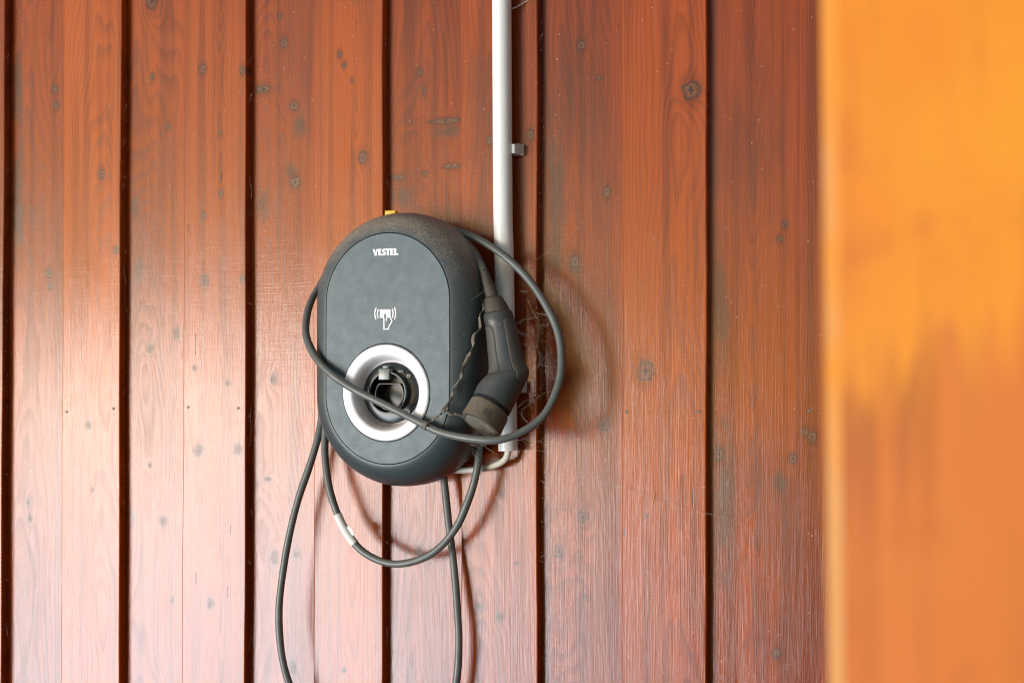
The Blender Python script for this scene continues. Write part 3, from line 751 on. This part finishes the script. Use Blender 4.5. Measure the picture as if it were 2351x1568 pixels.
def reg():
    if rnd.random() < .45: return rnd.choice(anch)+Vector((rnd.gauss(0, .0014), rnd.gauss(0, .002), rnd.gauss(0, .0014)))
    if rnd.random() < .55: return c5(min(480, rnd.gauss(390, 50)), rnd.uniform(300, 840), -.012-.03*rnd.random())
    return c5(rnd.gauss(330, 100), rnd.uniform(100, 1350), -.004-.035*rnd.random())
web('cobweb', 'brown tangled cobweb full of specks inside the right cable loop', tang, M['web'], .00012, 950, reg)
l2 = [sag(at(1082, 689, -.118), at(1124, 659, -.10), 6, .0003, 0), sag(at(1124, 659, -.10), at(1232, 597, -.03), 8, .0006, .0002), sag(at(1232, 597, -.03), at(1345, 508, -.002), 10, .001, .0002)]
web('cobweb', 'single taut cobweb thread slanting from the charger across the pipe', l2, M['webpale'], .00012)
l3 = []
for k in range(2):
    o = rnd.gauss(0, 3)
    p = [at(1290+o, 1060+o, -.012), at(1350, 1085+2*o, -.010), at(1420+o, 1115+o, -.006), at(1500, 1140+o, -.003), at(1580, 1166+o*.6, -.003), at(1640, 1182, -.001), at(1720, 1208, .015)]
    l3.append([q+Vector((rnd.gauss(0, .0008), 0, rnd.gauss(0, .0012))) for q in catmull(p, 6)])
web('cobweb', 'faint drooping cobweb strands low on the planks right of the charger', l3, M['webpale'], .00006)
l4 = []
for _ in range(26):
    a = at(rnd.gauss(1085, 18), rnd.gauss(1022, 9), -.055-.03*rnd.random()); b = a+Vector((rnd.gauss(0, .012), rnd.gauss(0, .01), rnd.gauss(-.004, .008)))
    l4.append(sag(a, b, 5, .001, .0008))
web('cobweb', 'small matted cobweb under the lowest bend of the front cable', l4, M['webpale'], .0001)
l5 = []
for _ in range(20):
    a = at(rnd.gauss(1205, 10), rnd.gauss(1012, 8), -.01-.02*rnd.random()); b = a+Vector((rnd.gauss(.008, .012), rnd.gauss(0, .006), rnd.gauss(-.004, .008)))
    l5.append(sag(a, b, 5, .001, .0008))
web('cobweb', 'pale wisp of cobweb beside the open bottom end of the conduit', l5, M['webpale'], .0001)
l6 = [sag(at(1176, 22, -.02), at(1200, 8, -.004), 6, .0004, .0008) for _ in range(5)]+[sag(at(1200, 8, -.004), at(1215, 0, -.002), 5, .0003, .0006) for _ in range(3)]
web('cobweb', 'short pale cobweb beside the conduit at the top of the picture', l6, M['webpale'], .0003)
l7 = []
for pxg, n_ in ((284, 26), (571, 22), (12, 20), (886, 12), (1241, 16)):
    for _ in range(n_):
        y = rnd.uniform(60, 1540); a = at(pxg+rnd.uniform(-7, 7), y, .006+.010*rnd.random())
        b = at(pxg+rnd.uniform(-6, 8), y+rnd.gauss(0, 28), .004+.012*rnd.random())
        l7.append(sag(a, b, 6, .0006, .0007))
def reg7():
    pxg = rnd.choice((284, 571, 12, 886, 1241)); return at(pxg+rnd.uniform(-8, 8), rnd.uniform(40, 1560), .004+.012*rnd.random())
o = web('cobweb_threads', 'loose dusty cobweb threads in the dark gaps between planks', l7, M['web'], .00015, 150, reg7); o['kind'] = 'stuff'
def litter(name, label, centres, mat, smin, smax, elong=2.0):
    V, F = [], []
    for c in centres:
        s = rnd.uniform(smin, smax); b = len(V)
        d = Vector((rnd.uniform(-1, 1), rnd.uniform(-.5, .5), rnd.uniform(-1, 1))).normalized(); e = d.orthogonal().normalized(); h = d.cross(e)
        V += [c+d*s*elong/2, c-d*s*elong/2, c+e*s*.5, c-e*s*.4, c+h*s*.35, c-h*s*.35]
        F += [tuple(b+i for i in q) for q in ((0,2,4),(0,4,3),(0,3,5),(0,5,2),(1,4,2),(1,3,4),(1,5,3),(1,2,5))]
    return tag(mesh(name, V, F, mat, None, False), label, 'litter', None, 'stuff')
cs_ = []
for _ in range(260):
    a = R(rnd.gauss(-110, 20)); y = -.107-.014*rnd.random()**1.6; r_ = .0518+(-.1066-y)*.41-.0006
    cs_.append(Vector((RX+r_*math.cos(a), y, RZ+r_*math.sin(a)+.0006)))
litter('ring_litter', 'brown crumbs of dirt lying in the bottom of the white ring', cs_, M['bits_dark'], .0003, .0011)
cs_ = []
for i in range(0, len(cpts), 2):
    if rnd.random() < .38:
        cs_.append(cpts[i]+Vector((rnd.uniform(-.005, .005), -.0050+rnd.uniform(0, .004), rnd.choice((.004, -.0045, .002)))))
for _ in range(60):
    a = rnd.uniform(0, 2*math.pi); cs_.append(Vector((CX+rnd.uniform(-.1, .1), -.1292, CZ+rnd.uniform(-.15, .17))))
for _ in range(26):
    t_ = rnd.random(); cs_.append(at(907+rnd.gauss(0, 2.2), 503+t_*30, -.1175-.0112*t_**.6))
litter('lint_specks', 'pale lint specks stuck to the cable and the charger front', [c for c in cs_ if (c-Vector((RX, -.1292, RZ))).length > .083 or c.y < -.135], M['webpale'], .0003, .0009, 2.2)
bl = tag(mesh('dry_needle', *tube([at(1498, 1157, -.0015), at(1501, 1143, -.002), at(1503, 1128, -.0015)], [.0003, .0007, .0003], 6), M['yellow'], None), 'tiny yellow dry needle stuck to the plank right of the charger', 'needle')
